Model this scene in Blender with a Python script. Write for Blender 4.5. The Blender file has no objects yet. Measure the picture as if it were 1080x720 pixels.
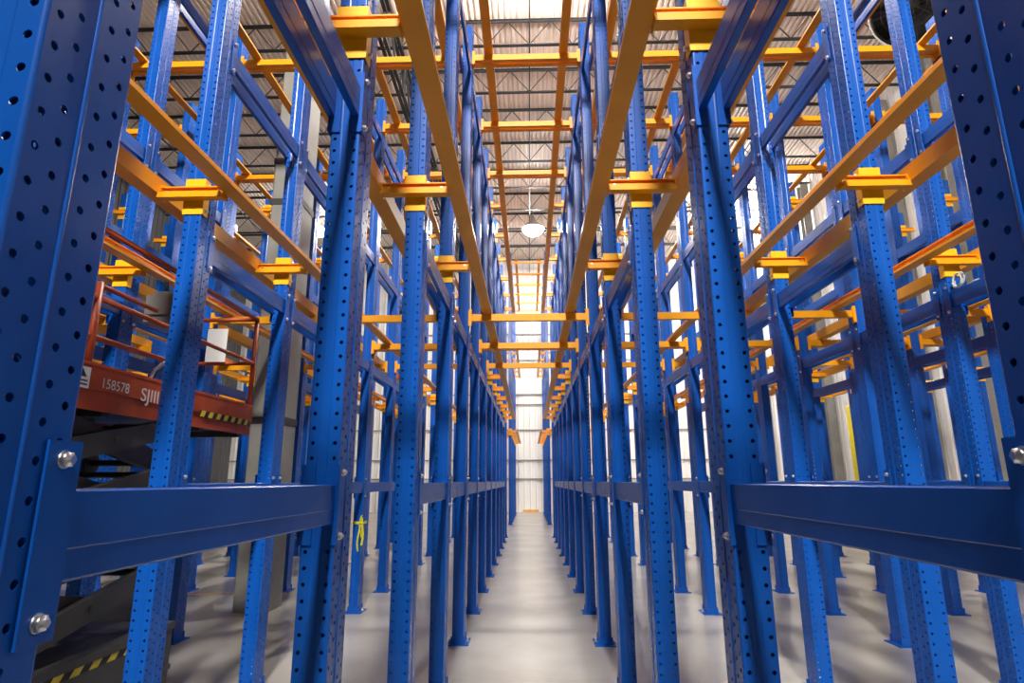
import bpy, math, random
from mathutils import Vector, Matrix
random.seed(7)
scene = bpy.context.scene
COL = scene.collection
PI = math.pi

# ------------------------------------------------------------------ view
EYE = 1.51                      # camera height above the floor
F = 628.0
cam_d = bpy.data.cameras.new('camera')
cam_d.sensor_width = 36.0
cam_d.lens = F / 1080.0 * 36.0
cam_d.clip_start = 0.02
cam_d.clip_end = 200
cam = bpy.data.objects.new('camera', cam_d)
COL.objects.link(cam)
fwd = Vector((18.5, -147.0, -F)).normalized()
up = Vector((-8.0, 2680.0, -F))
up = (up - fwd * up.dot(fwd)).normalized()
right = fwd.cross(up)
R = Matrix((right, fwd, up))
cam.matrix_world = Matrix.Translation((-0.005, 0, EYE)) @ R.to_4x4()
scene.camera = cam
vs = scene.view_settings
vs.view_transform = 'Standard'
vs.look = 'None'
vs.gamma = 1.0
vs.use_curve_mapping = False
vs.exposure = 1.25

# ------------------------------------------------------------------ materials
def mat(name, rgb, rough=0.5, metal=0.0, vary=0.0, scale=6.0, bump=0.0, spec=0.5, rgb2=None, stretch=None):
    m = bpy.data.materials.new(name)
    m.use_nodes = True
    nt = m.node_tree
    b = nt.nodes['Principled BSDF']
    b.inputs['Base Color'].default_value = (*rgb, 1)
    b.inputs['Roughness'].default_value = rough
    b.inputs['Metallic'].default_value = metal
    b.inputs['Specular IOR Level'].default_value = spec
    if vary or bump or rgb2:
        tc = nt.nodes.new('ShaderNodeTexCoord')
        nz = nt.nodes.new('ShaderNodeTexNoise')
        nz.inputs['Scale'].default_value = scale
        nz.inputs['Detail'].default_value = 5
        if stretch:
            mp = nt.nodes.new('ShaderNodeMapping')
            mp.inputs['Scale'].default_value = stretch
            nt.links.new(tc.outputs['Object'], mp.inputs['Vector'])
            nt.links.new(mp.outputs['Vector'], nz.inputs['Vector'])
        else:
            nt.links.new(tc.outputs['Object'], nz.inputs['Vector'])
        cr = nt.nodes.new('ShaderNodeValToRGB')
        c2 = rgb2 or tuple(c * (1 - vary) for c in rgb)
        cr.color_ramp.elements[0].position = 0.35
        cr.color_ramp.elements[1].position = 0.65
        cr.color_ramp.elements[0].color = (*c2, 1)
        cr.color_ramp.elements[1].color = (*rgb, 1)
        nt.links.new(nz.outputs['Fac'], cr.inputs['Fac'])
        nt.links.new(cr.outputs['Color'], b.inputs['Base Color'])
        if bump:
            bp = nt.nodes.new('ShaderNodeBump')
            bp.inputs['Strength'].default_value = bump
            bp.inputs['Distance'].default_value = 0.01
            nt.links.new(nz.outputs['Fac'], bp.inputs['Height'])
            nt.links.new(bp.outputs['Normal'], b.inputs['Normal'])
    return m

def emit(name, rgb, strength):
    m = bpy.data.materials.new(name)
    m.use_nodes = True
    nt = m.node_tree
    nt.nodes.clear()
    e = nt.nodes.new('ShaderNodeEmission')
    e.inputs['Color'].default_value = (*rgb, 1)
    e.inputs['Strength'].default_value = strength
    o = nt.nodes.new('ShaderNodeOutputMaterial')
    nt.links.new(e.outputs[0], o.inputs[0])
    return m

M = {}
M['blue'] = mat('blue_powder_coat', (0.004, 0.090, 0.45), 0.27, vary=0.12, scale=3.0, spec=0.40)
M['orange'] = mat('orange_powder_coat', (0.90, 0.37, 0.006), 0.36, vary=0.08, scale=4.0, spec=0.35)
M['collar'] = mat('yellow_powder_coat', (0.95, 0.50, 0.015), 0.36, vary=0.06, scale=4.0, spec=0.35)
M['zinc'] = mat('zinc_bolt', (0.72, 0.74, 0.76), 0.28, metal=1.0)
M['floor'] = mat('concrete_floor', (0.40, 0.38, 0.345), 0.25, rgb2=(0.32, 0.30, 0.27), scale=1.1, bump=0.02, spec=0.5)
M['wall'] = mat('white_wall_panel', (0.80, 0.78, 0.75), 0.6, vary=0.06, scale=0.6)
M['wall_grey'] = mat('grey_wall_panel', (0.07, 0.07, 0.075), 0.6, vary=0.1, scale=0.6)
M['deck'] = mat('painted_roof_deck', (0.78, 0.68, 0.61), 0.45, vary=0.10, scale=0.8)
M['steel_dark'] = mat('dark_primer_steel', (0.035, 0.034, 0.036), 0.55, vary=0.3, scale=5)
M['pillar'] = mat('grey_painted_column', (0.26, 0.255, 0.235), 0.6, vary=0.2, scale=2.5)
M['black'] = mat('black_rubber', (0.012, 0.012, 0.013), 0.6)
M['red'] = mat('red_orange_lift_paint', (0.50, 0.072, 0.014), 0.45, vary=0.3, scale=7)
M['dgrey'] = mat('dark_grey_lift_paint', (0.06, 0.058, 0.054), 0.5, vary=0.3, scale=5)
M['hazard'] = mat('yellow_hazard_paint', (0.75, 0.58, 0.04), 0.5, vary=0.2, scale=20)
M['cream'] = mat('cream_lettering', (0.78, 0.74, 0.68), 0.6)
M['paper'] = mat('white_paper', (0.80, 0.80, 0.78), 0.7)
M['boxgrey'] = mat('grey_plastic', (0.21, 0.20, 0.19), 0.5, vary=0.15, scale=8)
M['cable'] = mat('pale_grey_cable', (0.55, 0.57, 0.58), 0.5)
M['yellow'] = mat('yellow_guard_paint', (0.80, 0.66, 0.02), 0.4, vary=0.1, scale=5)
M['tape'] = mat('yellow_plastic_tape', (0.78, 0.74, 0.03), 0.45, vary=0.2, scale=30)
M['white_metal'] = mat('white_duct_metal', (0.75, 0.75, 0.73), 0.45, vary=0.08, scale=2)
M['tape_orange'] = mat('orange_floor_tape', (0.75, 0.38, 0.07), 0.5, vary=0.2, scale=9)
M['lamp_body'] = mat('aluminium_lamp_body', (0.6, 0.6, 0.6), 0.35, metal=0.8)

# ------------------------------------------------------------------ mesh helper
class MB:
    def __init__(s):
        s.v, s.f, s.sm = [], [], []
    def quad(s, pts, smooth=False):
        n = len(s.v)
        s.v.extend([tuple(p) for p in pts])
        s.f.append(tuple(range(n, n + len(pts))))
        s.sm.append(smooth)
    def box(s, x0, x1, y0, y1, z0, z1):
        n = len(s.v)
        s.v += [(x0,y0,z0),(x1,y0,z0),(x1,y1,z0),(x0,y1,z0),(x0,y0,z1),(x1,y0,z1),(x1,y1,z1),(x0,y1,z1)]
        for f in ((0,3,2,1),(4,5,6,7),(0,1,5,4),(1,2,6,5),(2,3,7,6),(3,0,4,7)):
            s.f.append(tuple(n + i for i in f)); s.sm.append(False)
        return s
    def hexa(s, p):
        n = len(s.v)
        s.v += [tuple(q) for q in p]
        for f in ((0,3,2,1),(4,5,6,7),(0,1,5,4),(1,2,6,5),(2,3,7,6),(3,0,4,7)):
            s.f.append(tuple(n + i for i in f)); s.sm.append(False)
        return s
    def bar(s, a, b, w, h, upv=(0,0,1)):
        a, b = Vector(a), Vector(b)
        d = (b - a).normalized()
        u = Vector(upv)
        if abs(d.dot(u)) > 0.98: u = Vector((0,1,0))
        x = d.cross(u).normalized() * (w / 2)
        z = x.cross(d).normalized() * (h / 2)
        s.hexa([a-x-z, a+x-z, b+x-z, b-x-z, a-x+z, a+x+z, b+x+z, b-x+z])
        return s
    def tube(s, pts, r, n=8, cap=True):
        pts = [Vector(p) for p in pts]
        rings = []
        for i, p in enumerate(pts):
            d = (pts[min(i+1, len(pts)-1)] - pts[max(i-1, 0)]).normalized()
            u = Vector((0,0,1)) if abs(d.z) < 0.95 else Vector((0,1,0))
            x = d.cross(u).normalized(); y = x.cross(d).normalized()
            base = len(s.v)
            for k in range(n):
                a = 2*PI*k/n
                s.v.append(tuple(p + x*(r*math.cos(a)) + y*(r*math.sin(a))))
            rings.append(base)
        for a, b in zip(rings, rings[1:]):
            for k in range(n):
                s.f.append((a+k, b+k, b+(k+1)%n, a+(k+1)%n)); s.sm.append(True)
        if cap:
            s.f.append(tuple(rings[0]+k for k in range(n))); s.sm.append(False)
            s.f.append(tuple(rings[-1]+k for k in reversed(range(n)))); s.sm.append(False)
        return s
    def lathe(s, prof, c=(0,0,0), n=24, axis='z'):
        c = Vector(c)
        rings = []
        for r, h in prof:
            base = len(s.v)
            for k in range(n):
                a = 2*PI*k/n
                p = (r*math.cos(a), r*math.sin(a), h)
                if axis == 'y': p = (p[0], p[2], p[1])
                if axis == 'x': p = (p[2], p[0], p[1])
                s.v.append(tuple(c + Vector(p)))
            rings.append(base)
        for a, b in zip(rings, rings[1:]):
            for k in range(n):
                s.f.append((a+k, a+(k+1)%n, b+(k+1)%n, b+k)); s.sm.append(True)
        s.f.append(tuple(rings[0]+k for k in reversed(range(n)))); s.sm.append(False)
        s.f.append(tuple(rings[-1]+k for k in range(n))); s.sm.append(False)
        return s
    def prism_x(s, poly, x0, x1):
        """a closed (y, z) outline extruded along x"""
        n = len(poly); b = len(s.v)
        for x in (x0, x1):
            s.v += [(x, y, z) for y, z in poly]
        for i in range(n):
            j = (i+1) % n
            s.f.append((b+i, b+j, b+n+j, b+n+i)); s.sm.append(False)
        s.f.append(tuple(b+i for i in reversed(range(n)))); s.sm.append(False)
        s.f.append(tuple(b+n+i for i in range(n))); s.sm.append(False)
        return s
    def mesh(s, name, m, recalc=False):
        me = bpy.data.meshes.new(name)
        me.from_pydata(s.v, [], s.f)
        me.polygons.foreach_set('use_smooth', s.sm)
        me.materials.append(m)
        if recalc:
            import bmesh
            bm = bmesh.new(); bm.from_mesh(me)
            bmesh.ops.recalc_face_normals(bm, faces=bm.faces)
            bm.to_mesh(me); bm.free()
        me.update()
        return me

def put(name, data, parent=None, loc=(0,0,0)):
    o = bpy.data.objects.new(name, data)
    COL.objects.link(o)
    o.location = loc
    if parent is not None: o.parent = parent
    return o

def tag(o, label, cat, group=None, kind=None):
    o['label'] = label; o['category'] = cat
    if group: o['group'] = group
    if kind: o['kind'] = kind
    return o

def struct(name, mb, m, recalc=True):
    o = put(name, mb.mesh(name, m, recalc))
    o['kind'] = 'structure'
    return o

ORD = ['', 'first','second','third','fourth','fifth','sixth','seventh','eighth','ninth','tenth','eleventh','twelfth','thirteenth','fourteenth']

# ------------------------------------------------------------------ rack dimensions (metres)
W = 0.70                        # half lane
PW, PD = 0.112, 0.168           # post width, depth
D1, STEP = 0.655, 1.3685
def py(k): return D1 + STEP * (k - 1)      # front face of post k
def rx(r): return math.copysign((2 * abs(r) - 1) * W, r)
HZ = EYE
TOP = HZ + 5.37
ARM_Z = [HZ + 1.72, HZ + 4.94]             # bottom of the arms
RAIL_Z = [HZ + 1.755, HZ + 4.975]
BRACE_Z = [HZ - 0.135, HZ + 1.37, HZ + 2.82, HZ + 4.70]
N = 13

# ------------------------------------------------------------------ perforated post
def perforated(mb, O, U, Nrm, w, cols, z0, z1, pitch=0.05, r=0.0065, depth=0.003):
    """flat panel with staggered round holes; U spans the width, Nrm points outward; cols = [(u0, u1, uc, phase)]"""
    O, U, Nrm = Vector(O), Vector(U), Vector(Nrm)
    flip = U.cross(Vector((0,0,1))).dot(Nrm) < 0
    def P(u, z, d=0.0):
        q = O + U*u - Nrm*d
        return (q.x, q.y, z)
    def face(a):
        mb.f.append(tuple(reversed(a)) if flip else tuple(a)); mb.sm.append(False)
    for (u0, u1, uc, ph) in cols:
        z = z0 + pitch * ph
        if ph > 0:
            b = len(mb.v); mb.v += [P(u0,z0),P(u1,z0),P(u1,z),P(u0,z)]; face((b,b+1,b+2,b+3))
        while z + pitch <= z1 + 1e-6:
            zc = z + pitch/2
            b = len(mb.v)
            outer = [(u1,zc),(u1,z+pitch),(uc,z+pitch),(u0,z+pitch),(u0,zc),(u0,z),(uc,z),(u1,z)]
            inner = [(uc + r*math.cos(PI*k/4), zc + r*math.sin(PI*k/4)) for k in range(8)]
            mb.v += [P(u,zz) for u,zz in outer] + [P(u,zz) for u,zz in inner] + [P(u,zz,depth) for u,zz in inner]
            for k in range(8):
                j = (k+1) % 8
                face((b+k, b+j, b+8+j, b+8+k))
                face((b+8+k, b+8+j, b+16+j, b+16+k))
            z += pitch
        if z < z1 - 1e-6:
            b = len(mb.v); mb.v += [P(u0,z),P(u1,z),P(u1,z1),P(u0,z1)]; face((b,b+1,b+2,b+3))

def post_mesh(height):
    mb = MB()
    z0, z1 = 0.012, height
    h = PW/2; cr = 0.006
    def strip(pts, smooth=False):
        """vertical strips along a plan polyline (shared vertices so that round corners shade round)"""
        b = len(mb.v)
        for x, y in pts: mb.v += [(x,y,z0),(x,y,z1)]
        for i in range(len(pts)-1):
            mb.f.append((b+2*i, b+2*i+2, b+2*i+3, b+2*i+1)); mb.sm.append(smooth)
    # front web with a shallow centre groove
    perforated(mb, (-h+cr,0,0), (1,0,0), (0,-1,0), 0, [(0, 0.034, 0.0125, 0.0)], z0, z1, r=0.0068)
    perforated(mb, (h-cr-0.034,0,0), (1,0,0), (0,-1,0), 0, [(0, 0.034, 0.0215, 0.0)], z0, z1, r=0.0068)
    g = h - cr - 0.034
    strip([(-g,0),(-g+0.005,0.0015),(g-0.005,0.0015),(g,0)])
    # rear web
    perforated(mb, (-h+cr,PD,0), (1,0,0), (0,1,0), 0, [(0, h-cr, 0.016, 0.0), (h-cr, 2*(h-cr), 2*(h-cr)-0.016, 0.0)], z0, z1, r=0.0068)
    ya, yb = 0.084, 0.090
    for s in (-1, 1):
        perforated(mb, (s*h,0,0), (0,1,0), (s,0,0), 0, [(cr, 0.0395, 0.0225, 0.0), (0.0395, ya, 0.0566, 0.5)], z0, z1)
        e = 0.0025
        perforated(mb, (s*(h+e),0,0), (0,1,0), (s,0,0), 0, [(yb, 0.127, 0.1106, 0.0), (0.127, PD-cr, 0.144, 0.5)], z0, z1)
        arc = [(s*(h-cr+cr*math.sin(a)), cr-cr*math.cos(a)) for a in [PI/2*k/4 for k in range(5)]]
        arc2 = [(s*(h+e-cr+cr*math.sin(a)), PD-cr+cr*math.cos(a)) for a in [PI/2*k/4 for k in range(5)]]
        st = [(s*h,ya),(s*(h+e+0.0005),ya+0.0012),(s*(h+e+0.0005),yb-0.001),(s*(h+e),yb)]
        if s > 0:
            strip(arc, True); strip(st, True); strip(list(reversed(arc2)), True)
        else:
            strip(list(reversed(arc)), True); strip(list(reversed(st)), True); strip(arc2, True)
    b = len(mb.v)
    mb.box(-h+0.002, h-0.002, 0.002, PD-0.002, z1-0.004, z1-0.002)
    return mb.mesh('post_column', M['blue'])

COLUMN = post_mesh(TOP)
FAR_TOP = HZ + 8.75
COLUMN_TALL = post_mesh(FAR_TOP)

mb = MB()
mb.box(-0.105, 0.105, -0.045, PD+0.045, 0.0, 0.012)
mb.box(-0.066, 0.066, -0.010, -0.003, 0.012, 0.075)
mb.box(-0.066, 0.066, PD+0.003, PD+0.010, 0.012, 0.075)
BASE = mb.mesh('base_plate', M['blue'])
mb = MB()
mb.lathe([(0.018,0.012),(0.018,0.016)], (0, PD/2, 0), 12)
mb.lathe([(0.012,0.016),(0.012,0.030),(0.006,0.030),(0.006,0.045)], (0, PD/2, 0), 6)
ANCHOR = mb.mesh('anchor_bolt', M['zinc'])

# yellow-orange collar with its cross arm
t = 0.005
mb = MB()
h = PW/2 + 0.003
mb.box(-h-t, h+t, -t-0.001, -0.001, -0.12, 0.12)
mb.box(-h-t, -h, -0.001, 0.055, -0.12, 0.12)
mb.box(h, h+t, -0.001, 0.055, -0.12, 0.12)
COLLAR = mb.mesh('arm_collar', M['collar'])
mb = MB()
z0 = -0.031
L = 0.200
mb.box(-L, L, -0.014, -0.0065, z0, z0+0.088)
mb.box(-L, L, -0.030, -0.014, z0+0.081, z0+0.088)
mb.box(-L, L, -0.066, -0.014, z0, z0+0.006)
mb.box(-L, L, -0.066, -0.060, z0+0.006, z0+0.034)
for s in (-1, 1):
    mb.hexa([(s*L,-0.066,z0),(s*(L+0.005),-0.066,z0),(s*(L+0.005),0.02,z0),(s*L,0.02,z0),
             (s*L,-0.030,z0+0.095),(s*(L+0.005),-0.030,z0+0.095),(s*(L+0.005),0.02,z0+0.095),(s*L,0.02,z0+0.095)])
ARM = mb.mesh('cantilever_arm', M['orange'], True)
mb = MB()
mb.lathe([(0.012,-0.024),(0.012,-0.014)], (0, 0, z0+0.052), 6, 'y')
ARM_BOLT = mb.mesh('arm_bolt', M['zinc'], True)
mb = MB(); mb.lathe([(0.010,-0.01),(0.010,0.01)], (0, 0, 0), 6, 'x')
COLLAR_BOLT = mb.mesh('collar_bolt', M['zinc'], True)

def side(r): return 'left' if r < 0 else 'right'
def rowname(r):
    return f'{ORD[abs(r)]} {side(r)} row'

PILLAR_AT = (-3, 6)
def has_post(r, k):
    if (r, k) == PILLAR_AT: return False
    a = abs(r)
    lo = {1:1, 2:2, 3:3, 4:4, 5:5, 6:6}[a]
    hi = {1:13, 2:13, 3:12, 4:11, 5:11, 6:10}[a]
    return lo <= k <= hi
BEAM_POSTS = (5, 6, 7)
n_objects = 0

def make_post(r, k, y, column, arms, label, group, detail):
    p = put('rack_post', None, None, (rx(r), y, 0))
    p.empty_display_size = 0.1
    tag(p, label, 'post', group, 'thing')
    put('column', column, p)
    bp = put('base_plate', BASE, p)
    if detail:
        for x in (-0.085, 0.085): put('anchor_bolt', ANCHOR, bp, (x, 0, 0))
    for z in arms:
        c = put('arm_bracket', COLLAR, p, (0, 0, z + 0.031))
        put('cantilever_arm', ARM, c)
        if detail:
            for sg in (-1, 1):
                put('arm_bolt', ARM_BOLT, c, (sg*0.165, 0, 0))
                for q in (-0.085, 0.085): put('collar_bolt', COLLAR_BOLT, c, (sg*(PW/2+0.012), 0.03, q))
    return p

SPECIAL = {
    (-1,1): 'huge near blue perforated post cut off by left edge, beside the camera',
    (1,1): 'huge near navy perforated post cut off by right edge, beside the camera',
    (-1,2): 'wide blue post left of aisle where the near eye-level brace ends',
    (1,2): 'wide blue post right of aisle where the near eye-level brace ends',
    (-2,6): 'blue post in second left row with yellow tape tied round it',
    (-2,3): 'blue post directly in front of the red scissor lift',
}
for r in (-6,-5,-4,-3,-2,-1,1,2,3,4,5,6):
    for k in range(1, N+1):
        if not has_post(r, k): continue
        lab = SPECIAL.get((r,k))
        if lab is None:
            if abs(r) == 1:
                lab = f'blue perforated post, {ORD[k]} along the {side(r)} edge of the central aisle'
            else:
                lab = f'blue post in the {rowname(r)}, level with the {ORD[k]} aisle post'
        arms = [] if k in BEAM_POSTS else list(ARM_Z)
        make_post(r, k, py(k), COLUMN, arms, lab, 'blue rack posts', abs(r) <= 2 and k <= 6)

# second, taller rack block beyond the cross aisle
FAR_Y = [22.0 + STEP*i for i in range(6)]
for r in (-4,-3,-2,-1,1,2,3,4):
    for i, y in enumerate(FAR_Y):
        if abs(r) > 1 and i > 2: continue
        if abs(r) == 1:
            lab = f'tall blue post, {ORD[i+1]} along {side(r)} edge of the lane in the far rack block'
        else:
            lab = f'tall blue post in far rack block, {rowname(r)}, {ORD[i+1]} from its front'
        make_post(r, i, y, COLUMN_TALL, ARM_Z, lab, 'tall posts of the far rack block', False)

# ------------------------------------------------------------------ braces
BH, BX = 0.125, 0.049
def brace_bar(length):
    """closed formed tube, the lower third of both faces set in a little"""
    w = 0.032
    poly = [(0, BH), (0, 0.046), (-0.001, 0.044), (-0.001, 0.004), (-0.004, 0), (-w+0.004, 0), (-w+0.001, 0.004), (-w+0.001, 0.044), (-w, 0.046), (-w, BH-0.003), (-w+0.003, BH), (-0.003, BH)]
    poly[0] = (0, BH-0.003)
    mb = MB(); n = len(poly)
    for y in (0, length): mb.v += [(x, y, z) for x, z in poly]
    for i in range(n):
        j = (i+1) % n
        mb.f.append((i, j, n+j, n+i)); mb.sm.append(False)
    mb.f.append(tuple(range(n))); mb.sm.append(False)
    mb.f.append(tuple(n+i for i in reversed(range(n)))); mb.sm.append(False)
    return mb
GAP = STEP - PD
BAR_R = brace_bar(GAP).mesh('brace_bar', M['blue'], True)
BAR_L = BAR_R
# end plates hugging the post flanks (thin sheets outside the column)
def plate(sx, near):
    mb = MB()
    x0, x1 = sorted((sx*(PW/2+0.0055), sx*(PW/2+0.0095)))
    if near:
        mb.box(x0, x1, -0.048, 0.012, -0.067, BH+0.065)
    else:
        mb.box(x0, x1, GAP-0.012, GAP+0.046, -0.067, BH+0.065)
    return mb
PL = {(s, n): plate(s, n).mesh('end_plate', M['blue']) for s in (-1,1) for n in (True, False)}
def plate_bolt(sx):
    mb = MB()
    mb.lathe([(0.0125, 0), (0.0125, sx*0.002)], (0, 0, 0), 14, 'x')
    mb.lathe([(0.0110, sx*0.002), (0.0110, sx*0.009), (0.0060, sx*0.009), (0.0060, sx*0.014)], (0, 0, 0), 6, 'x')
    return mb.mesh('hex_bolt', M['zinc'], True)
PB = {s: plate_bolt(s) for s in (-1, 1)}
# cover strips over the front flanges where a brace is let in
mb = MB()
for s in (-1, 1):
    x0, x1 = sorted((s*0.020, s*(PW/2+0.0095)))
    mb.box(x0, x1, GAP-0.0065, GAP-0.002, -0.067, BH+0.065)
COVER = mb.mesh('cover_strip', M['blue'])

LEVEL = ['eye-level', 'second-level', 'third-level', 'top-level']
def want_brace(r, k, l):
    """between post k and k+1"""
    if k == 2: return False
    if not (has_post(r, k) and has_post(r, k+1)): return False
    a = abs(r)
    if a == 1: return k <= 11
    if a == 2: return k <= 8
    if a == 3: return k <= 9
    if a == 4: return k <= 8 and l < 3
    if a == 5: return k <= 8 and l < 2
    return False
for r in (-5,-4,-3,-2,-1,1,2,3,4,5):
    for k in range(1, N):
        for l in range(4):
            if not want_brace(r, k, l): continue
            b = put('horizontal_brace', None, None, (rx(r), py(k)+PD, BRACE_Z[l]))
            b.empty_display_size = 0.1
            if abs(r) == 1 and k == 1 and l == 0:
                lab = f'big blue eye-level brace across the lower {side(r)} corner, nearest the camera'
            else:
                lab = f'blue {LEVEL[l]} double brace between {ORD[k]} and {ORD[k+1]} posts of {rowname(r)}'
            tag(b, lab, 'brace', 'blue horizontal braces', 'thing')
            put('brace_bar', BAR_R, b, (0.052 if r < 0 else -0.020, 0, 0))
            put('brace_bar', BAR_L, b, (-0.042 if r < 0 else 0.074, 0, 0))
            if abs(r) <= 3 and k <= 5:
                if l < 3:
                    for s in (-1, 1):
                        for n in (True, False):
                            e = put('end_plate', PL[(s, n)], b)
                            for z in (-0.040, BH+0.040):
                                put('hex_bolt', PB[s], e, (s*(PW/2+0.0095), -0.020 if n else GAP+0.016, z))
                if k == 1: put('cover_strip', COVER, b)

# ------------------------------------------------------------------ pallet rails
RW = 0.100
def rail_mesh(length, s):
    """s=+1: rail lies on the +x side of its post row"""
    mb = MB()
    def bx(a, b, z0, z1):
        x0, x1 = sorted((s*a, s*b)); mb.box(x0, x1, 0, length, z0, z1)
    bx(0, RW, 0, 0.006)
    bx(0, 0.006, 0.006, 0.105)
    bx(RW-0.006, RW, 0.006, 0.020)
    bx(0.006, 0.022, 0.099, 0.105)
    return mb.mesh('pallet_rail', M['orange'])
_rails = {}
LEVN = ['lower', 'upper', 'topmost']
def rail(r, s, z, y0, y1, lab, group):
    key = (round(y1-y0, 3), s)
    if key not in _rails: _rails[key] = rail_mesh(y1-y0, s)
    o = put('pallet_rail', _rails[key], None, (rx(r) + s*0.2055, y0, z))
    tag(o, lab, 'rail', group, 'thing')
for r in (-5,-4,-3,-2,-1,1,2,3,4,5):
    a = abs(r)
    y0 = {1: 0.15, 2: py(2)-0.15, 3: py(3)-0.15, 4: py(4)-0.15, 5: py(5)-0.15}[a]
    y1 = {1: py(13), 2: py(13), 3: py(12), 4: py(11), 5: py(11)}[a] + 0.3
    for s in (-1, 1):
        for l in (0, 1):
            rail(r, s, RAIL_Z[l], y0, y1,
                 f'{LEVN[l]} orange pallet rail along the {"right" if s > 0 else "left"} side of the {rowname(r)}', 'orange pallet rails')
for r in (-1, 1):
    for l in (0, 1, 2):
        z = (RAIL_Z + [HZ + 8.40])[l]
        rail(r, -1 if r > 0 else 1, z, FAR_Y[0]-0.2, FAR_Y[-1]+0.4,
             f'{LEVN[l]} orange rail at the {side(r)} of the lane in far rack block', 'rails of the far rack block')

# ------------------------------------------------------------------ cross beams
BL = 2*W - PW
mb = MB()
hh = 0.075
mb.box(-BL/2+0.006, BL/2-0.006, -0.028, -0.022, 0, hh)
mb.box(-BL/2+0.006, BL/2-0.006, -0.022, 0.022, hh-0.006, hh)
mb.box(-BL/2+0.006, BL/2-0.006, -0.022, 0.022, 0, 0.006)
mb.box(-BL/2+0.006, BL/2-0.006, 0.022, 0.028, 0, hh)
BEAM = mb.mesh('beam_section', M['orange'])
CONN = {}
for s in (-1, 1):
    mb = MB()
    x0, x1 = sorted((s*(BL/2-0.006), s*(BL/2-0.0005)))
    mb.box(x0, x1, -0.035, 0.045, -0.055, hh+0.045)
    x0, x1 = sorted((s*(BL/2-0.036), s*(BL/2-0.006)))
    mb.box(x0, x1, -0.040, -0.033, -0.055, hh+0.045)
    CONN[s] = mb.mesh('end_connector', M['orange'])
BEAM_Z = [HZ + 1.668, HZ + 4.888]
def lane_name(j):
    if j == 0: return 'central aisle'
    return f'{ORD[abs(j)]} lane {"left" if j < 0 else "right"} of it' if False else f'{ORD[abs(j)]} {"left" if j < 0 else "right"} lane'
def beam(j, y, z, lab, group):
    o = put('cross_beam', None, None, (2*W*j, y, z))
    o.empty_display_size = 0.1
    tag(o, lab, 'beam', group, 'thing')
    put('beam_section', BEAM, o)
    for s in (-1, 1): put('end_connector', CONN[s], o)
for j in range(-4, 5):
    for k in BEAM_POSTS:
        for l in (0, 1):
            faces = (0, 1) if (l == 1 or k == 6) else (0,)
            for fc in faces:
                rr = [r for r in (-5,-4,-3,-2,-1,1,2,3,4,5) if abs(rx(r) - 2*W*j) < W + 0.1]
                if not all(has_post(r, k) for r in rr): continue
                y = py(k) + (0.037 if fc == 0 else PD - 0.047)
                beam(j, y, BEAM_Z[l], f'{LEVN[l]} orange cross beam at {"near" if fc == 0 else "far"} face of {ORD[k]} posts, {lane_name(j)}', 'orange cross beams')
for i, y in enumerate(FAR_Y):
    beam(0, y + 0.037, HZ + 8.30, f'orange beam topping the far lane, {ORD[i+1]} rung from the front', 'rung-like beams of the far lane')

# ------------------------------------------------------------------ yellow tape on one post
tp = put('tape_tie', None, None, (rx(-2), py(6), HZ))
tag(tp, 'yellow plastic tape knotted round a blue post in the second left row', 'tape', None, 'thing')
mb = MB()
mb.box(-PW/2-0.004, PW/2+0.010, -0.004, -0.001, -0.505, -0.475)
mb.box(PW/2+0.007, PW/2+0.010, -0.004, PD+0.004, -0.505, -0.475)
put('tape_band', mb.mesh('tape_band', M['tape']), tp)
mb = MB()
for dx, top_, bot, w in ((0.030, -0.40, -0.66, 0.020), (0.052, -0.43, -0.75, 0.026), (0.012, -0.47, -0.82, 0.022)):
    px = None
    for i in range(9):
        q = i/8
        z = top_ + (bot-top_)*q
        x = PW/2 - 0.04 + dx + 0.012*math.sin(q*5+dx*90)
        y = -0.012 - 0.018*math.sin(q*PI) - 0.3*abs(dx-0.03)*q
        c = [(x-w/2, y, z), (x+w/2, y-0.006, z)]
        if px: mb.hexa([px[0], px[1], (px[1][0],px[1][1]+0.0015,px[1][2]), (px[0][0],px[0][1]+0.0015,px[0][2]),
                        c[0], c[1], (c[1][0],c[1][1]+0.0015,c[1][2]), (c[0][0],c[0][1]+0.0015,c[0][2])])
        px = c
put('tape_tail', mb.mesh('tape_tail', M['tape'], True), tp)
mb = MB(); mb.lathe([(0.006,-0.02),(0.022,-0.012),(0.026,0),(0.02,0.012),(0.006,0.02)], (0.048,-0.022,-0.49), 10)
put('knot', mb.mesh('knot', M['tape'], True), tp)

# ------------------------------------------------------------------ coil of cable left on a brace
co = put('cable_coil', None, None, (3.455, 4.65, BRACE_Z[1] + BH))
tag(co, 'small coil of white cable lying on a blue brace at the right', 'cable', None, 'thing')
mb = MB()
pts = []
for i in range(100):
    a = i*2*PI/24
    rr = 0.056 + 0.006*math.sin(a*0.31)
    pts.append((0.012*math.sin(a*0.3) + 0.01*math.sin(a), rr*math.cos(a) + 0.008*math.sin(a*0.21), 0.068 + 0.058*math.sin(a) + 0.003*math.sin(a*0.4)))
mb.tube(pts, 0.0055, 7)
put('loops', mb.mesh('loops', M['cable']), co)
mb = MB(); mb.tube([(0.02, -0.07, 0.006), (0.015, -0.11, 0.007), (-0.005, -0.16, 0.007), (0.01, -0.20, 0.006)], 0.0055, 7)
put('loose_end', mb.mesh('loose_end', M['cable']), co)

# ------------------------------------------------------------------ the building
XL, XR, YF, YB = -15.5, 10.9, -13.5, 30.9
ZR = HZ + 11.9
mb = MB(); mb.box(XL-0.3, XR+0.3, YF-0.3, YB+0.3, -0.2, 0.0)
struct('floor', mb, M['floor'])
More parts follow.
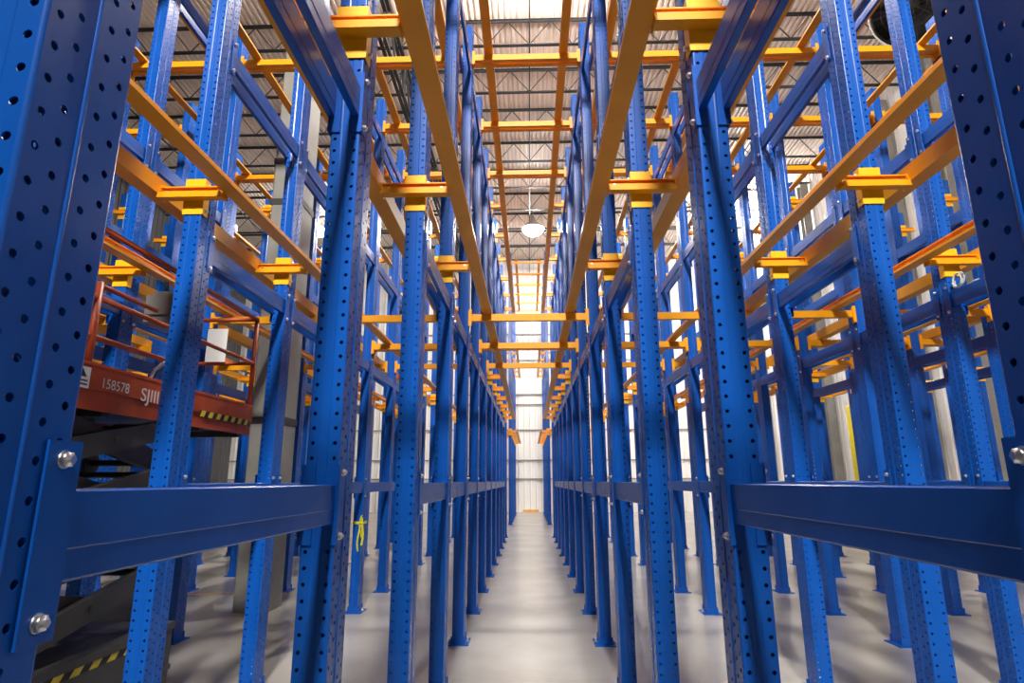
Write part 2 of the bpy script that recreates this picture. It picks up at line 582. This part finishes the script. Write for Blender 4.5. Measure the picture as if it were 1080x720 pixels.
# corrugated deck
mb = MB()
pitch, dep = 0.152, 0.05
x = XL
prof = []
while x < XR + 0.2:
    prof += [(x, ZR+dep), (x+0.055, ZR+dep), (x+0.070, ZR), (x+0.137, ZR)]
    x += pitch
for (xa, za), (xb, zb) in zip(prof, prof[1:]):
    mb.quad([(xa, YF-0.2, za), (xa, YB+0.2, za), (xb, YB+0.2, zb), (xb, YF-0.2, zb)])
mb.box(XL-0.3, XR+0.3, YF-0.3, YB+0.3, ZR+0.12, ZR+0.2)
struct('ceiling', mb, M['deck'], False)
# end wall: ribbed white panels
def ribbed(mb, axis, c, a0, a1, z0, z1, sgn, p=0.30, d=0.03):
    a = a0
    pts = []
    while a < a1:
        pts += [(a, 0), (a+p*0.72, 0), (a+p*0.79, d), (a+p*0.93, d)]
        a += p
    pts.append((a1, 0))
    for (u0, d0), (u1, d1) in zip(pts, pts[1:]):
        if axis == 'y':
            mb.quad([(u0, c+sgn*d0, z0), (u1, c+sgn*d1, z0), (u1, c+sgn*d1, z1), (u0, c+sgn*d0, z1)])
        else:
            mb.quad([(c+sgn*d0, u0, z0), (c+sgn*d1, u1, z0), (c+sgn*d1, u1, z1), (c+sgn*d0, u0, z1)])
mb = MB(); ribbed(mb, 'y', YB, XL, XR, 0, ZR+0.1, -1); mb.box(XL-0.3, XR+0.3, YB+0.02, YB+0.2, 0, ZR+0.15)
struct('wall_back', mb, M['wall'], False)
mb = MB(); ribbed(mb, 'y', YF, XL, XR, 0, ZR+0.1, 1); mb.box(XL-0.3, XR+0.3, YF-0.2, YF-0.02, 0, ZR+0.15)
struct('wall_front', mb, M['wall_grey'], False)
mb = MB(); ribbed(mb, 'x', XR, YF, YB, 0, ZR+0.1, -1); mb.box(XR+0.02, XR+0.2, YF-0.2, YB+0.2, 0, ZR+0.15)
struct('wall_right', mb, M['wall'], False)
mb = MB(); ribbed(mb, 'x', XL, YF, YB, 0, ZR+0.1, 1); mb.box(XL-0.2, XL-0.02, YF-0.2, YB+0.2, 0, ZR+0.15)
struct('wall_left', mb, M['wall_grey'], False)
# girts of the end wall
for i, z in enumerate((HZ+0.10, HZ+1.03, HZ+2.55, HZ+3.86, HZ+4.38, HZ+6.2, HZ+7.6)):
    mb = MB(); mb.box(XL, XR, YB-0.09, YB-0.03, z-0.026, z+0.026)
    struct(f'trim_{i+1}', mb, M['pillar'])
mb = MB(); mb.box(-0.35, 0.45, YB-0.24, YB-0.135, 0, 0.12)
o = put('floor_curb', mb.mesh('floor_curb', M['tape_orange'])); tag(o, 'short orange kerb block at the foot of the end wall', 'curb', None, 'thing')

# wall columns on the right and the yellow guards
def hcolumn(x, y, label, m=M['pillar'], w=0.30):
    mb = MB()
    mb.box(x-w/2, x+w/2, y-w/2, y-w/2+0.02, 0, ZR-0.8)
    mb.box(x-w/2, x+w/2, y+w/2-0.02, y+w/2, 0, ZR-0.8)
    mb.box(x-0.008, x+0.008, y-w/2+0.02, y+w/2-0.02, 0, ZR-0.8)
    o = put('wall_column', mb.mesh('wall_column', m))
    tag(o, label, 'column', 'steel columns along the right wall', 'structure')
for i, y in enumerate((11.2, 14.0, 16.2, 18.9, 21.4, 24.2, 27.0, 29.6)):
    hcolumn(XR-0.25, y, f'grey steel column against the right wall, {ORD[i+1]} from the camera')
o = put('guard_post', None, None, (9.7, 18.3, 0))
tag(o, 'tall yellow guard post before the right wall, seen between the racks', 'guard post', None, 'thing')
mb = MB(); mb.lathe([(0.11,0.01),(0.11,3.65),(0.08,3.70),(0.02,3.72)], (0,0,0), 20)
put('pipe', mb.mesh('pipe', M['yellow'], True), o)
mb = MB(); mb.box(-0.2,0.2,-0.2,0.2,0,0.012); put('base_plate', mb.mesh('base_plate', M['yellow']), o)

# the big grey building column on the left
PX0, PX1, PY0, PY1 = -3.55, -3.12, 7.50, 7.93
pil = put('building_column', None, None, ((PX0+PX1)/2, (PY0+PY1)/2, 0))
tag(pil, 'square grey building column with dark straps, behind the red lift', 'column', None, 'structure')
w2 = (PX1-PX0)/2
mb = MB(); c = 0.02
poly = [(-w2+c,-w2),(w2-c,-w2),(w2,-w2+c),(w2,w2-c),(w2-c,w2),(-w2+c,w2),(-w2,w2-c),(-w2,-w2+c)]
b = len(mb.v)
for z in (0, ZR-1.92): mb.v += [(x, y, z) for x, y in poly]
for i in range(8):
    j = (i+1) % 8
    mb.f.append((i, j, 8+j, 8+i)); mb.sm.append(False)
put('shaft', mb.mesh('shaft', M['pillar']), pil)
for z in (HZ+0.76, HZ+3.78, HZ+4.40):
    mb = MB()
    q = w2 + 0.008
    mb.box(-q, q, -q, -w2-0.001, z-0.045, z+0.045); mb.box(-q, q, w2+0.001, q, z-0.045, z+0.045)
    mb.box(-q, -w2-0.001, -w2-0.001, w2+0.001, z-0.045, z+0.045); mb.box(w2+0.001, q, -w2-0.001, w2+0.001, z-0.045, z+0.045)
    put('strap', mb.mesh('strap', M['steel_dark']), pil)

# roof joists across the building
def joist(y, i):
    j = put('roof_joist', None, None, (0, y, 0))
    tag(j, f'dark open-web roof joist under the deck, {ORD[i]} beyond the camera', 'joist', 'open-web roof joists', 'thing')
    zt, zb = ZR-0.045, ZR-0.78
    mb = MB()
    for s in (-1, 1):
        mb.box(XL, XR, s*0.012 if s > 0 else -0.062, 0.062 if s > 0 else -0.012, zt+0.038, zt+0.045)
        mb.box(XL, XR, s*0.012 if s > 0 else -0.018, 0.018 if s > 0 else -0.012, zt-0.02, zt+0.038)
    put('top_chord', mb.mesh('top_chord', M['steel_dark']), j)
    mb = MB()
    mb.box(XL, XR, -0.055, -0.012, zb, zb+0.007); mb.box(XL, XR, 0.012, 0.055, zb, zb+0.007)
    mb.box(XL, XR, -0.018, -0.012, zb+0.007, zb+0.055); mb.box(XL, XR, 0.012, 0.018, zb+0.007, zb+0.055)
    put('bottom_chord', mb.mesh('bottom_chord', M['steel_dark']), j)
    mb = MB()
    x = 0.10 - 1.13*14
    while x < XR + 0.6:
        for s in (-1, 1):
            x2 = x + s*0.565
            if XL < x < XR and XL < x2 < XR:
                mb.bar((x, 0, zb+0.03), (x2, 0, zt), 0.022, 0.022)
        x += 1.13
    put('web', mb.mesh('web', M['steel_dark']), j)
JY = [9.55 + 1.95*i for i in range(11)]
for i, y in enumerate(JY): joist(y, i+1)
for i, x in enumerate((-12.1, -8.0, -4.0, 0.10, 4.2, 8.2)):
    mb = MB(); mb.box(x-0.018, x+0.018, JY[0]-0.3, YB-0.1, ZR-0.817, ZR-0.782)
    o = put('bridging_bar', mb.mesh('bridging_bar', M['steel_dark']))
    tag(o, ('thin dark bridging bar under the joists above the central aisle' if i == 3 else
            f'thin dark bridging bar under the roof joists, {ORD[i+1]} from the left wall'), 'bar', 'bridging bars', 'thing')
# joist girder above the grey column
gd = put('joist_girder', None, None, ((PX0+PX1)/2, 0, 0))
tag(gd, 'heavy dark roof girder running lengthwise from the grey building column', 'girder', None, 'thing')
za, zb = ZR-0.80, ZR-1.90
mb = MB(); mb.box(-0.10,-0.015,7.6,YB-0.3,za-0.06,za); mb.box(0.015,0.10,7.6,YB-0.3,za-0.06,za); put('top_chord', mb.mesh('top_chord', M['steel_dark']), gd)
mb = MB(); mb.box(-0.10,-0.015,7.6,YB-0.3,zb,zb+0.06); mb.box(0.015,0.10,7.6,YB-0.3,zb,zb+0.06); put('bottom_chord', mb.mesh('bottom_chord', M['steel_dark']), gd)
mb = MB(); y = 7.6
while y + 1.82 < YB-0.3:
    for s in (-0.055, 0.055):
        mb.bar((s, y, zb+0.03), (s, y+0.91, za-0.03), 0.05, 0.05); mb.bar((s, y+0.91, za-0.03), (s, y+1.82, zb+0.03), 0.05, 0.05)
        mb.bar((s, y+0.91, zb+0.03), (s, y+0.91, za-0.03), 0.035, 0.035)
    y += 1.82
put('web', mb.mesh('web', M['steel_dark']), gd)

# ------------------------------------------------------------------ high-bay lamps
LAMP_Z = HZ + 10.8
mb = MB(); mb.lathe([(0.06,0.62),(0.11,0.60),(0.13,0.30),(0.20,0.24),(0.22,0.20)], n=24); L_BODY = mb.mesh('lamp_body', M['lamp_body'], True)
FLOOD_W, FLOOD_AIM, FLOOD_HALF = 5900.0, 61.0, 30.5
LP = dict(cf=200.0, cm=400.0, cb=2.0, rf=320.0, rm=20.0, rb=16.0, lf=45.0, lm=5.0, lb=16.0)
mb = MB(); mb.lathe([(0.06,0.62),(0.11,0.60),(0.13,0.30),(0.30,0.22),(0.49,0.02),(0.50,-0.03),(0.485,-0.03),(0.47,0.02)], n=28); L_SHADE = mb.mesh('lamp_body', M['lamp_body'], True)
LENS = {}
for k_, v_ in LP.items():
    mb = MB(); mb.lathe([(0.02,-0.20),(0.20,-0.18),(0.33,-0.10),(0.36,0.0),(0.31,0.12),(0.22,0.20)], n=24)
    if k_ == 'cf':
        mb = MB(); mb.lathe([(0.03,-0.30),(0.24,-0.27),(0.41,-0.13),(0.46,0.0),(0.30,0.01)], n=28)
    LENS[k_] = mb.mesh('lens', emit('lamp_lens_glow', (1.0, 0.955, 0.89), v_), True)
mb = MB(); mb.tube([(0,0,0.62),(0,0,1.085)], 0.012, 6); L_HOOK = mb.mesh('hook', M['lamp_body'])
LPOS = [(x, y) for y in (24.4, 10.1, -5.0) for x in (0.25, 9.75, -9.3)]
LPOS = [(x, y) if y > 0 or abs(x) < 1 else (math.copysign(7.5, x), -6.3) for x, y in LPOS]
for i, (x, y) in enumerate(LPOS):
    rowl = ['far end', 'middle', 'front'][i // 3]
    xl = ['above the aisle', 'by the right wall', 'over the left racks'][i % 3]
    l = put('high_bay_lamp', None, None, (x, y, LAMP_Z))
    tag(l, f'glowing round high-bay lamp {xl}, {rowl} of the hall', 'lamp', 'high-bay lamps', 'thing')
    put('lamp_body', L_BODY if i else L_SHADE, l); put('lens', LENS['crl'[i % 3] + 'fmb'[i // 3]], l); put('hook', L_HOOK, l)

# added unseen flood: brightens post fronts while its cone spares the near floor
fl = put('added_flood', None, None, (0.0, -6.2, LAMP_Z - 0.55))
tag(fl, 'added flood lamp out of view at the front, lighting the post faces', 'added_flood', None, 'thing')
AIM = math.radians(FLOOD_AIM)
fl.rotation_euler = (AIM, 0, 0)
mb = MB(); mb.lathe([(0.10,0.42),(0.16,0.40),(0.20,0.10),(0.34,0.0),(0.35,-0.10),(0.335,-0.10),(0.325,0.0),(0.19,0.11),(0.05,0.12)], n=28); put('hood', mb.mesh('hood', M['lamp_body'], True), fl)
mb = MB(); mb.lathe([(0.31,-0.03),(0.31,-0.02)], n=28); put('lens', mb.mesh('lens', emit('added_flood_glow', (1.0,0.955,0.89), 3.0), True), fl)
mb = MB(); mb.tube([(0.36,0,0.05),(0.36,0.3,0.50),(-0.36,0.3,0.50),(-0.36,0,0.05)], 0.018, 6); put('yoke', mb.mesh('yoke', M['lamp_body'], True), fl)
sd = bpy.data.lights.new('added_flood_beam', 'SPOT')
sd.energy = FLOOD_W; sd.color = (1.0, 0.955, 0.89)
sd.spot_size = math.radians(2*FLOOD_HALF); sd.spot_blend = 0.35
sd.shadow_soft_size = 0.6
so = put('added_flood_beam', sd, fl, (0, 0, -0.12))

# ------------------------------------------------------------------ ventilation fan
fx, fy, fz = 8.35, 11.1, HZ + 9.95
fan = put('ventilation_fan', None, None, (fx, fy, fz))
tag(fan, 'large dark round ventilation fan high up on the right', 'fan', None, 'thing')
fan.rotation_mode = 'QUATERNION'
fan.rotation_quaternion = Vector((-fx+0.6, -fy, HZ-fz+1.2)).to_track_quat('-Y', 'Z')
mb = MB(); mb.lathe([(0.80,-0.27),(0.83,-0.28),(0.83,0.26),(0.80,0.26),(0.79,0.0),(0.80,-0.26)], n=40, axis='y')
mb.f = mb.f[:-2]; mb.sm = mb.sm[:-2]
put('drum', mb.mesh('drum', M['white_metal']), fan)
mb = MB()
for k in range(6):
    a = k*PI/3
    ca, sa = math.cos(a), math.sin(a)
    def pt(r, wd, y): return (ca*r - sa*wd, y, sa*r + ca*wd)
    mb.hexa([pt(0.12,-0.06,-0.05),pt(0.12,0.06,0.03),pt(0.12,0.06,0.04),pt(0.12,-0.06,-0.04),
             pt(0.74,-0.17,-0.08),pt(0.74,0.15,0.05),pt(0.74,0.15,0.06),pt(0.74,-0.17,-0.07)])
put('blades', mb.mesh('blades', M['black'], True), fan)
mb = MB(); mb.lathe([(0.05,-0.16),(0.13,-0.12),(0.14,0.10),(0.10,0.22)], n=20, axis='y'); put('motor_hub', mb.mesh('motor_hub', M['black'], True), fan)
mb = MB(); mb.lathe([(0.02,0.26),(0.79,0.26),(0.79,0.275),(0.02,0.275)], n=40, axis='y'); put('back_shutter', mb.mesh('back_shutter', M['steel_dark'], True), fan)
mb = MB()
for rr in (0.25, 0.42, 0.59, 0.76):
    mb.tube([(rr*math.cos(2*PI*k/32), -0.24, rr*math.sin(2*PI*k/32)) for k in range(33)], 0.006, 5, False)
for k in range(4):
    a = k*PI/4
    mb.bar((0.8*math.cos(a),-0.235,0.8*math.sin(a)), (-0.8*math.cos(a),-0.235,-0.8*math.sin(a)), 0.012, 0.012)
put('wire_guard', mb.mesh('wire_guard', M['steel_dark']), fan)
mb = MB()
for s in (-1, 1): mb.bar((s*0.55, 0, 0.63), (s*0.55, 0.18, 1.25), 0.03, 0.03)
put('hanger', mb.mesh('hanger', M['steel_dark']), fan)

# ------------------------------------------------------------------ scissor lift
LX = -2.80
lift = put('scissor_lift', None, None, (LX, 0, 0))
tag(lift, 'red and dark grey scissor lift with raised platform among left racks', 'scissor lift', None, 'thing')
hw = 0.38
LY0, LY1 = 2.70, 5.14
PZ0, PZ1 = HZ + 0.40, HZ + 0.635
pm = MB()
pm.box(hw-0.012, hw, LY0, LY1, PZ0+0.10, PZ1); pm.box(hw-0.022, hw-0.010, LY0, LY1, PZ0-0.01, PZ0+0.11)
pm.box(-hw, -hw+0.012, LY0, LY1, PZ0, PZ1)
pm.box(-hw+0.012, hw-0.012, LY0, LY0+0.012, PZ0, PZ1); pm.box(-hw+0.012, hw-0.012, LY1-0.012, LY1, PZ0, PZ1)
pm.box(hw-0.04, hw+0.004, LY0, LY1, PZ1-0.004, PZ1+0.014)
platform = put('platform', pm.mesh('platform', M['red']), lift)
mb = MB(); mb.box(-hw+0.013, hw-0.023, LY0+0.013, LY1-0.013, PZ0+0.02, PZ0+0.07)
for y in (LY0+0.1, LY0+0.7, LY1-0.7, LY1-0.1): mb.box(-hw+0.05, hw-0.05, y-0.03, y+0.03, PZ0-0.03, PZ0+0.02)
put('deck_plate', mb.mesh('deck_plate', M['dgrey']), platform)  # dark grey stands in for the shade under the platform
def text(body, size, y, z, m, parent, name):
    c = bpy.data.curves.new(name, 'FONT')
    c.body = body; c.size = size; c.extrude = 0.0006
    c.materials.append(m)
    tmp = bpy.data.objects.new(name, c); COL.objects.link(tmp)
    dg = bpy.context.evaluated_depsgraph_get()
    me = bpy.data.meshes.new_from_object(tmp.evaluated_get(dg))
    bpy.data.objects.remove(tmp)
    o = put(name, me, parent, (hw + 0.0015, y, z))
    o.rotation_euler = (PI/2, 0, PI/2)
    return o
t1 = text('158578', 0.082, 3.26, HZ+0.520, M['cream'], platform, 'lettering')
t1.scale = (1.0, 1, 1)
t2 = text('SJIII', 0.115, 3.615, HZ+0.495, M['cream'], platform, 'lettering')
t2.scale = (1.15, 1, 1)
mb = MB(); mb.box(hw, hw+0.0015, 3.05, 3.17, HZ+0.500, HZ+0.615); put('sticker', mb.mesh('sticker', M['paper']), platform)
mb = MB()
for i in range(2): mb.box(hw+0.0015, hw+0.0022, 3.065, 3.155, HZ+0.515+0.02*i, HZ+0.524+0.02*i)
mb.prism_x([(3.075, HZ+0.56), (3.145, HZ+0.56), (3.11, HZ+0.605)], hw+0.0015, hw+0.0022)
put('sticker_print', mb.mesh('sticker_print', M['steel_dark']), platform)
def hazard(y0, y1, z0, z1, n, parent, x):
    mb = MB(); mb.box(x, x+0.0012, y0, y1, z0, z1); a = put('hazard_band', mb.mesh('hazard_band', M['black']), parent)
    mb = MB(); st = (y1-y0)/n
    for i in range(n):
        ya = y0 + st*(i+0.1)
        b = len(mb.v)
        q = [(ya, z0), (ya+st*0.5, z0), (ya+st*0.72, z1), (ya+st*0.22, z1)]
        mb.prism_x(q, x+0.0012, x+0.002)
    put('hazard_stripes', mb.mesh('hazard_stripes', M['hazard'], True), a)
hazard(4.30, 5.10, HZ+0.47, HZ+0.515, 7, platform, hw)
# guard rails
def gr(pts, r=0.017, name='guard_rail'):
    mb = MB(); mb.tube(pts, r, 8); return put(name, mb.mesh(name, M['red']), platform)
zt, zm = HZ+1.42, HZ+1.02
for s in (-1, 1):
    gr([(s*(hw-0.02), LY0+0.03, zt), (s*(hw-0.02), LY1-0.03, zt)], 0.019)
    gr([(s*(hw-0.02), LY0+0.03, zm), (s*(hw-0.02), LY1-0.03, zm)])
gr([(hw-0.02, LY0+0.03, HZ+0.80), (hw-0.02, 4.2, HZ+0.80)], 0.011)
gr([(hw-0.06, LY0+0.03, HZ+1.11), (hw-0.06, 3.75, HZ+1.11)], 0.015)
for y in (LY0+0.03, LY1-0.03):
    gr([(-hw+0.02, y, zt), (hw-0.02, y, zt)], 0.019)
    gr([(-hw+0.02, y, zm), (hw-0.02, y, zm)])
for y in (LY0+0.03, 3.16, 4.2, LY1-0.03):
    for s in (-1, 1):
        if s < 0 and y == 4.2: y = 3.6
        elif y == 3.6: y = 4.2
        gr([(s*(hw-0.02), y, PZ1-0.1), (s*(hw-0.02), y, zm+0.09 if (y == 3.16 and s > 0) else zt)], 0.021, 'rail_post')
mb = MB()
mb.box(0.08, 0.27, 3.98, 4.14, HZ+1.10, HZ+1.30); mb.box(0.095, 0.255, 3.965, 3.98, HZ+1.15, HZ+1.285); mb.box(0.12, 0.23, 4.0, 4.11, HZ+1.30, HZ+1.33)
ctrl = put('control_box', mb.mesh('control_box', M['boxgrey']), platform)
mb = MB(); mb.tube([(0.175,4.06,HZ+1.32),(0.175,4.04,HZ+1.42)], 0.014, 8); put('joystick', mb.mesh('joystick', M['black']), ctrl)
mb = MB()
mb.tube([(0.24, 4.06, HZ+1.11), (hw-0.05, 4.00, HZ+1.02), (hw-0.02, 3.99, HZ+0.93), (hw-0.03, 3.92, HZ+0.82), (hw-0.05, 3.80, HZ+0.72), (hw-0.06, 3.74, HZ+0.60)], 0.011, 8)
put('control_cable', mb.mesh('control_cable', M['cable']), ctrl)
mb = MB(); mb.box(-0.06, 0.12, LY1-0.065, LY1-0.060, HZ+1.03, HZ+1.33); put('notice_sheet', mb.mesh('notice_sheet', M['paper']), platform)
# scissor stack
SY0, SY1 = 2.95, 4.10
CH = 0.60
zs = [CH + 0.06 + (PZ0 - CH - 0.06) * i/4 for i in range(5)]
for i in range(4):
    za, zb = zs[i] + 0.04, zs[i+1] - 0.04
    for s in (-1, 1):
        for q, (ya, yb) in enumerate(((SY0, SY1), (SY1, SY0))):
            mb = MB()
            x = s*(hw - 0.07 - 0.065*q)
            mb.bar((x, ya, za), (x, yb, zb), 0.05, 0.13)
            mb.lathe([(0.075,-0.03),(0.075,0.03)], (x, ya, za), 16, 'x'); mb.lathe([(0.075,-0.03),(0.075,0.03)], (x, yb, zb), 16, 'x')
            put('scissor_arm', mb.mesh('scissor_arm', M['dgrey'], True), lift)
    for yy, zz in ((SY0, za), (SY1, za), (SY0, zb), (SY1, zb), ((SY0+SY1)/2, (za+zb)/2)):
        mb = MB(); mb.tube([(-hw+0.03, yy, zz), (hw-0.03, yy, zz)], 0.022, 10)
        put('pivot_pin', mb.mesh('pivot_pin', M['dgrey']), lift)
mb = MB(); mb.bar((0, SY0+0.25, zs[0]+0.02), (0, SY1-0.45, zs[2]), 0.09, 0.09); put('lift_cylinder', mb.mesh('lift_cylinder', M['steel_dark']), lift)
# chassis and wheels
mb = MB()
mb.box(-hw, hw, 2.82, 4.28, 0.17, CH-0.03); mb.box(-hw-0.006, hw+0.006, 2.80, 4.30, CH-0.05, CH-0.005)
mb.box(-hw-0.004, hw+0.004, 2.80, 4.30, 0.30, 0.33)
ch = put('chassis', mb.mesh('chassis', M['dgrey']), lift)
hazard(2.92, 4.20, CH-0.090, CH-0.052, 9, ch, hw)
for y in (3.06, 4.06):
    for s in (-1, 1):
        mb = MB(); mb.lathe([(0.14,-0.05),(0.16,-0.04),(0.16,0.04),(0.14,0.05)], (s*(hw-0.055), y, 0.16), 24, 'x')
        wl = put('wheel', mb.mesh('wheel', M['black'], True), lift)
        mb = MB(); mb.lathe([(0.08,-0.054),(0.08,0.054)], (s*(hw-0.055), y, 0.16), 16, 'x')
        put('hub_cap', mb.mesh('hub_cap', M['dgrey'], True), wl)

# orange tape on the floor between the left rows
mb = MB()
mb.hexa([(-4.75,8.60,0.0005),(-4.75,8.66,0.0005),(-3.55,8.98,0.0005),(-3.55,8.92,0.0005),(-4.75,8.60,0.002),(-4.75,8.66,0.002),(-3.55,8.98,0.002),(-3.55,8.92,0.002)])
o = put('floor_tape', mb.mesh('floor_tape', M['tape_orange'], True)); tag(o, 'thin orange tape line on the floor beside the grey column', 'tape', None, 'thing')

# ------------------------------------------------------------------ faint ambient
w = bpy.data.worlds.new('world'); scene.world = w
w.use_nodes = True
w.node_tree.nodes['Background'].inputs[0].default_value = (0.5, 0.55, 0.6, 1)
w.node_tree.nodes['Background'].inputs[1].default_value = 0.3
try:
    scene.cycles.max_bounces = 8
    scene.cycles.diffuse_bounces = 5
    scene.cycles.glossy_bounces = 4
    scene.cycles.sample_clamp_indirect = 6.0
    scene.cycles.use_denoising = True
except Exception:
    pass
